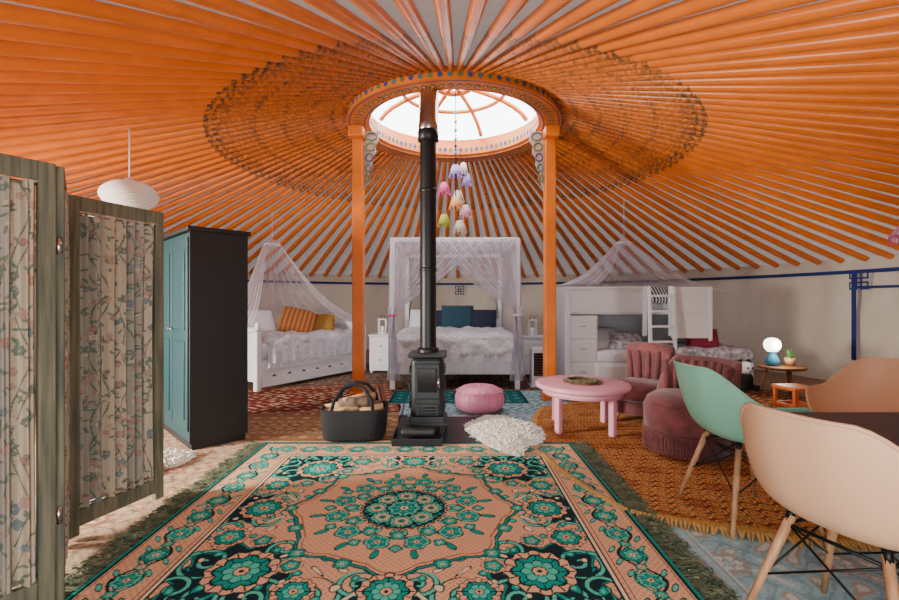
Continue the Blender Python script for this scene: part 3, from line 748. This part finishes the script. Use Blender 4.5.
# daybed left
b=B('daybed')
Ld,Dd=1.9,1.05
for x in (0,Ld):
    b.box((x,Dd/2,.42),(.05,Dd,.62),'white',.015)
    b.tube([(x,-.01,.76),(x,Dd+.01,.76)],.045,'white',14)
    for y in (0,Dd): b.box((x,y,.37),(.075,.075,.74),'white',.012); b.lathe([(.001,.10),(.03,.085),(.04,.05),(.02,.02),(.035,0)],'white',c=(x,y,.77),seg=16)
b.box((Ld/2,Dd,.55),(Ld,.04,.5),'white',.01)
b.box((Ld/2,0,.30),(Ld,.035,.16),'white',.01)
b.grid(lambda u,v:(Ld*u,-.012,.24-(.05+.05*abs(S(u*pi*8)))*v),120,2,'white')
b.box((Ld/2,-.012,.10),(Ld-.1,.02,.12),'white',.006)
b.rbox((Ld/2,Dd/2,.46),(Ld-.06,Dd-.04,.26),.09,'whitefab',14,amp=.02)
b.rbox((Ld/2+.05,Dd/2-.03,.54),(Ld-.22,Dd+.02,.26),.09,'lace',30,amp=.06,sc=7)
b.grid(lambda u,v:(.12+(Ld-.25)*u,-.045+.02*S(u*70)*(1-v),.33+.22*v),130,5,'lace')
fringe_line(b,(.12,-.05,0),(Ld-.15,-.05,0),.34,.06,'whitefab',.025)
b.pillow((1.05,.52,.82),(.52,.46,.17),'stripe1',rot=(math.radians(50),math.radians(14),-.75),k2='stripe2')
b.pillow((1.42,.50,.77),(.50,.38,.15),'stripe1',rot=(math.radians(42),0,-.8),k2='stripe1')
b.pillow((.55,.78,.80),(.5,.45,.16),'whitefab',rot=(math.radians(60),0,-.2)); b.pillow((1.55,.82,.76),(.55,.42,.16),'whitefab',rot=(math.radians(55),0,-.3))
b.done(loc=(-2.40,5.62,.006),rz=math.radians(58))

# mosquito nets, gathered open on the side facing the room
def net(name,apex,base,hoop=.12,folds=30,a_0=-pi,a_1=pi):
    b=B(name); n=len(base)-1
    def fn(u,v):
        s_=u*n;i=min(int(s_),n-1);f=s_-i; p=Vector(base[i]).lerp(Vector(base[i+1]),f); a=a_0+u*(a_1-a_0)
        h=Vector(apex)+Vector((C(a)*hoop,S(a)*hoop,-.04)); 
        q=h.lerp(p,v); q.z-=.30*S(pi*v)*(h.z-p.z)*.6
        d_=(p-Vector(apex));d_.z=0
        if d_.length>1e-4: q+=d_.normalized()*.02*S(u*2*pi*folds)*(.3+v)
        return q
    b.grid(fn,170,22,'sheer')
    b.tube([Vector(apex)+Vector((C(k*pi/8)*hoop,S(k*pi/8)*hoop,-.04)) for k in range(16)],.008,'whitefab',6,closed=True)
    b.grid(lambda u,v:Vector(apex)+Vector((C(2*pi*u)*hoop*v,S(2*pi*u)*hoop*v,.06-.10*v)),24,4,'sheer')
    zc=ZR-(math.hypot(apex[0]-CX,apex[1]-CY)-RR)*sl-.02
    b.tube([Vector(apex)+Vector((0,0,.05)),(apex[0],apex[1],zc)],.004,'whitefab',5)
    b.done()
net('mosquito_net',(-2.66,6.75,2.02),[(-1.42,7.05,.72),(-1.35,7.35,.80),(-1.9,7.8,.9),(-2.6,7.8,.9),(-3.3,7.3,.9),(-3.4,6.5,.75),(-2.9,6.0,.75),(-2.5,5.68,.80)],folds=22,a_0=0,a_1=math.radians(260))
net('mosquito_net',(2.5,6.45,2.0),[(3.75,5.95,1.25),(3.7,6.5,1.30),(3.5,7.0,1.36),(2.7,7.1,1.36),(1.9,7.05,1.36),(1.58,6.6,1.36),(1.60,6.0,1.36),(1.95,5.93,1.36)],folds=22,a_0=math.radians(-20),a_1=math.radians(240))

# ---------------------------------------------------------------- bunk bed
b=B('bunk_bed'); 
x0,x1,y0,y1=1.55,3.46,5.95,6.95
b.box((x0,(y0+y1)/2,.66),(.04,y1-y0,1.32),'white',.005)
b.box((x1,(y0+y1)/2,.66),(.04,y1-y0,1.32),'white',.005)
b.box(((x0+x1)/2,y1,.9),(x1-x0,.03,.85),'white',.005)
b.box(((x0+x1)/2,(y0+y1)/2,.98),(x1-x0,y1-y0,.05),'white',.004)
b.box((x0+.21,y0+.2,.47),(.40,.40,.94),'white',.005)
for i in range(3):
    b.box((x0+.21,y0-.006,.17+.30*i),(.36,.014,.27),'white',.006); b.tube([(x0+.17,y0-.02,.2+.3*i),(x0+.25,y0-.02,.2+.3*i)],.006,'steel',6)
b.box((x0+.51,y0,1.15),(1.06,.035,.34),'white',.006); b.box((x0+.51,y0-.02,1.30),(1.06,.02,.02),'white',.004)
b.box((x1-.26,y0,1.15),(.52,.035,.34),'white',.006)
b.box((x1-.26,y0+.01,.80),(.52,.03,.32),'white',.006)
for x in (x0+.02,x1-.02,x0+1.03,x1-.53): b.box((x,y0,.66 if x>x1-.1 or x<x0+.1 else 1.0),(.05,.05,1.32 if x>x1-.1 or x<x0+.1 else .66),'white',.005)
b.rbox(((x0+x1)/2,(y0+y1)/2,1.07),(x1-x0-.1,y1-y0-.1,.16),.06,'lace',8)
b.pillow((2.55,6.15,1.24),(.5,.36,.14),'lace',rot=(math.radians(20),0,0)); b.pillow((2.80,6.05,1.22),(.36,.3,.12),'navy',rot=(math.radians(50),0,.2),k2='whitefab')
for x in (2.62,2.94): b.box((x,y0-.07,.80),(.035,.05,1.05),'white',.005,rot=(-.05,0,0))
for i in range(5): b.box((2.78,y0-.075,.40+.2*i),(.30,.07,.03),'white',.004)
b.box((2.96,6.33,.17),(2.06,.88,.30),'white',.01)
b.box((2.96,5.88,.17),(2.02,.02,.22),'white',.006)
b.rbox((2.96,6.33,.40),(2.04,.86,.18),.07,'whitefab',10,amp=.015)
quilt=mat('patterned_quilt',(.66,.64,.70),.9,bump=.4,bs=30,var=1,vs=16,c2=(.20,.18,.24))
b.rbox((3.35,6.30,.42),(1.28,.94,.20),.08,quilt,18,amp=.035,sc=6)
b.pillow((2.18,6.35,.60),(.5,.42,.16),'whitefab',rot=(math.radians(35),0,.2)); b.pillow((2.42,6.2,.58),(.46,.36,.14),quilt,rot=(math.radians(30),0,-.2))
b.pillow((3.38,6.02,.62),(.40,.30,.14),'burg',rot=(math.radians(65),0,-.2))
b.done(loc=(0,0,.005))

# nightstands
def nightstand(loc,rz=0):
    b=B('nightstand'); b.box((0,0,.30),(.36,.34,.54),'white',.008); b.box((0,0,.585),(.40,.38,.025),'white',.006)
    for z in (.42,.20): b.box((0,-.175,z),(.30,.015,.19),'white',.006); b.lathe([(.001,.015),(.014,.01),(.001,-.01)],'wire',c=(0,-.195,z),seg=10)
    for x in (-.15,.15):
        for y in (-.14,.14): b.box((x,y,.02),(.035,.035,.04),'white',.003)
    b.done(loc=loc,rz=rz)
nightstand((-1.08,7.25,.006)); nightstand((1.27,6.9,.006))
def boxlamp(loc):
    b=B('lantern'); b.box((0,0,.01),(.13,.13,.02),'white',.003); b.box((0,0,.24),(.13,.13,.02),'white',.003)
    for x in (-.055,.055):
        for y in (-.055,.055): b.box((x,y,.125),(.012,.012,.22),'white')
    b.lathe([(.001,.02),(.03,.02),(.03,.12),(.001,.125)],'lampw',seg=14); b.tube([(-.04,0,.25),(-.03,0,.30),(.03,0,.30),(.04,0,.25)],.004,'wire',6)
    b.done(loc=loc)
boxlamp((-1.08,7.25,.604)); boxlamp((1.27,6.9,.604))
b=B('space_heater'); b.box((0,0,.27),(.17,.14,.50),'white',.02,seg=3); b.box((0,-.072,.30),(.12,.01,.30),'stovedark',.004)
for i in range(8): b.box((0,-.079,.17+i*.035),(.11,.004,.006),'steel')
b.box((0,0,.015),(.2,.18,.03),'white',.01); b.done(loc=(1.16,5.95,.006))

# side table + lamp + stool
b=B('side_table'); b.lathe([(.001,.33),(.24,.33),(.25,.34),(.25,.355),(.24,.365),(.001,.365)],'woodt',seg=32)
for k in range(3):
    a=k*2*pi/3+.5; b.tube([(.14*C(a),.14*S(a),.335),(.21*C(a),.21*S(a),0)],[.018,.012],'woodt',8)
b.lathe([(.001,.13),(.13,.13),(.13,.145),(.001,.145)],'woodt',seg=24); b.done(loc=(3.98,5.40,.0))
b=B('table_lamp')
b.lathe([(.001,0),(.065,0),(.075,.02),(.075,.06),(.055,.11),(.035,.14),(.035,.16),(.05,.175)],'bluegl',seg=28)
b.lathe([(.001,.165),(.05,.17),(.08,.205),(.09,.25),(.08,.295),(.05,.325),(.001,.335)],'globe',seg=28); b.done(loc=(3.86,5.38,.365))
b=B('flower_pot'); b.lathe([(.001,0),(.045,0),(.06,.09),(.055,.09),(.001,.08)],'cream',seg=18)
for i in range(30):
    a=random.uniform(0,6.28); b.strand((0,0,.08),(.08*C(a)*random.random(),.08*S(a)*random.random(),.12+.08*random.random()),.008,'grn')
b.done(loc=(4.10,5.42,.365))
b=B('stool'); b.box((0,0,.285),(.28,.28,.03),'ored',.008)
for x in (-.115,.115):
    for y in (-.115,.115): b.box((x,y,.135),(.03,.03,.27),'ored',.004)
for y in (-.115,.115): b.box((0,y,.12),(.2,.02,.025),'ored',.003); b.box((y,0,.12),(.02,.2,.025),'ored',.003)
b.done(loc=(3.40,4.42,.006),rz=.1)
b=B('plush_toy'); b.rbox((0,0,.12),(.20,.18,.24),.09,'felt',6); b.rbox((0,-.02,.29),(.17,.16,.16),.075,'whitefab',6)
for s_ in (-1,1): b.rbox((s_*.06,0,.37),(.055,.04,.055),.02,'felt',3); b.rbox((s_*.09,-.08,.05),(.07,.13,.07),.03,'felt',4); b.rbox((s_*.03,-.10,.30),(.02,.01,.025),.004,'felt',2)
b.done(loc=(3.72,5.68,.006),rz=.1)

# ---------------------------------------------------------------- hanging lamps
b=B('pendant_lamp')
N_=80
prof=[]
for i in range(N_+1):
    q=i/N_; r=.03+.165*math.sin(pi*q)**.5; r+=.007*abs(S(q*pi*11)); prof.append((r,-.115+.23*q))
b.lathe(prof,'lampw',seg=44)
for i in range(0,12):
    q=i/11; r=.031+.165*math.sin(pi*min(1,max(0,q)))**.5; b.tube([(r*C(2*pi*k/36),r*S(2*pi*k/36),-.115+.23*q) for k in range(36)],.0025,'white',5,closed=True)
b.lathe([(.001,.135),(.03,.135),(.035,.11)],'white',seg=16)
b.tube([(0,0,.12),(0,0,.57)],.005,'white',6); b.done(loc=(-2.56,3.6,1.985))

b=B('lampshade_mobile')
def bell(x,y,z,r,k,h=.13,rz=0):
    b.lathe([(r*.35,h),(r*.5,h*.95),(r*.75,h*.5),(r,0),(r*.97,0),(r*.7,h*.5),(r*.45,h*.9)],k,c=(x,y,z),seg=16,rf=lambda a:1+.05*C(8*a))
    for i in range(10):
        a=2*pi*i/10; b.tube([(x+r*C(a),y+r*S(a),z),(x+r*C(a),y+r*S(a),z-.025)],[.004,.007],k,5)
    b.tube([(x,y,z+h),(x*.3,y*.3,z+h+.18)],.003,'wire',4)
for x,y,z,r,k in [(0.0,0,2.58,.075,'lil'),(.09,.04,2.62,.055,'cr'),(-.13,0,2.38,.07,'p1'),(.03,.05,2.30,.07,'cr'),(.0,-.06,2.20,.075,'pch'),(.11,0,2.12,.07,'p2'),(-.13,.04,2.02,.075,'yg'),(.05,-.03,1.94,.075,'cr'),(.13,.06,2.50,.055,'lil')]: bell(x,y,z,r,k,h=.12)
b.tube([(0,0,3.56),(0,0,2.2)],.005,'wire',5)
for i,z in enumerate((3.3,3.2,3.1,3.0,2.92,2.84)): b.rbox((0,0,z),(.035,.035,.04),.016,['tur','p1','tur','lil','blue','tur'][i],3)
b.done(loc=(CX+.02,CY,0))

b=B('pendant_lamp'); 
b.lathe([(.06,.2),(.09,.12),(.17,0),(.165,0),(.085,.12),(.055,.2)],'p2',seg=28,rf=lambda a:1+.03*C(12*a))
for i in range(40):
    a=2*pi*i/40; b.tube([(.168*C(a),.168*S(a),0),(.168*C(a),.168*S(a),-.05)],.004,'p1',4)
b.tube([(0,0,.2),(0,0,.66)],.004,'wire',5); b.done(loc=(3.26,3.1,1.60))

# ---------------------------------------------------------------- lights / world
w=bpy.data.worlds.new('sky'); bpy.context.scene.world=w; w.use_nodes=True
bg=w.node_tree.nodes['Background']; bg.inputs[0].default_value=(.93,.97,1,1); bg.inputs[1].default_value=9.2
def area(name,loc,rot,sx,sy,energy,colr=(1,1,1),portal=False,shape='RECTANGLE'):
    l=bpy.data.lights.new(name,'AREA'); l.shape=shape; l.size=sx; l.size_y=sy; l.energy=energy; l.color=colr
    if portal: l.cycles.is_portal=True
    o=bpy.data.objects.new(name,l); col.objects.link(o); o.location=loc; o.rotation_euler=rot; return o
area('crown_daylight_portal',(CX,CY,3.68),(0,0,0),2.1,2.1,1,portal=True)
area('door_daylight_portal',(CX,CY-R-.05,.8),(math.radians(90),0,0),1.9,1.6,1,portal=True)
t=math.radians(215.5)
o=area('side_door_sunlight',(CX+C(t)*6.1,CY+S(t)*6.1,1.3),(0,0,0),.8,.8,650,(1,.93,.82))
o.rotation_euler=(Vector((-1.7,2.0,.0))-o.location).to_track_quat('-Z','Y').to_euler()
pl=bpy.data.lights.new('table_lamp_bulb','POINT'); pl.energy=8; pl.shadow_soft_size=.05; pl.color=(1,.8,.55)
o=bpy.data.objects.new('table_lamp_bulb',pl); col.objects.link(o); o.location=(3.86,5.25,.62)

cam=bpy.data.cameras.new('camera'); cam.lens=18.02; cam.sensor_width=36; cam.clip_start=.03
co=bpy.data.objects.new('camera',cam); col.objects.link(co); co.location=(0,0,1.15); co.rotation_euler=(math.radians(90),0,0)
bpy.context.scene.camera=co
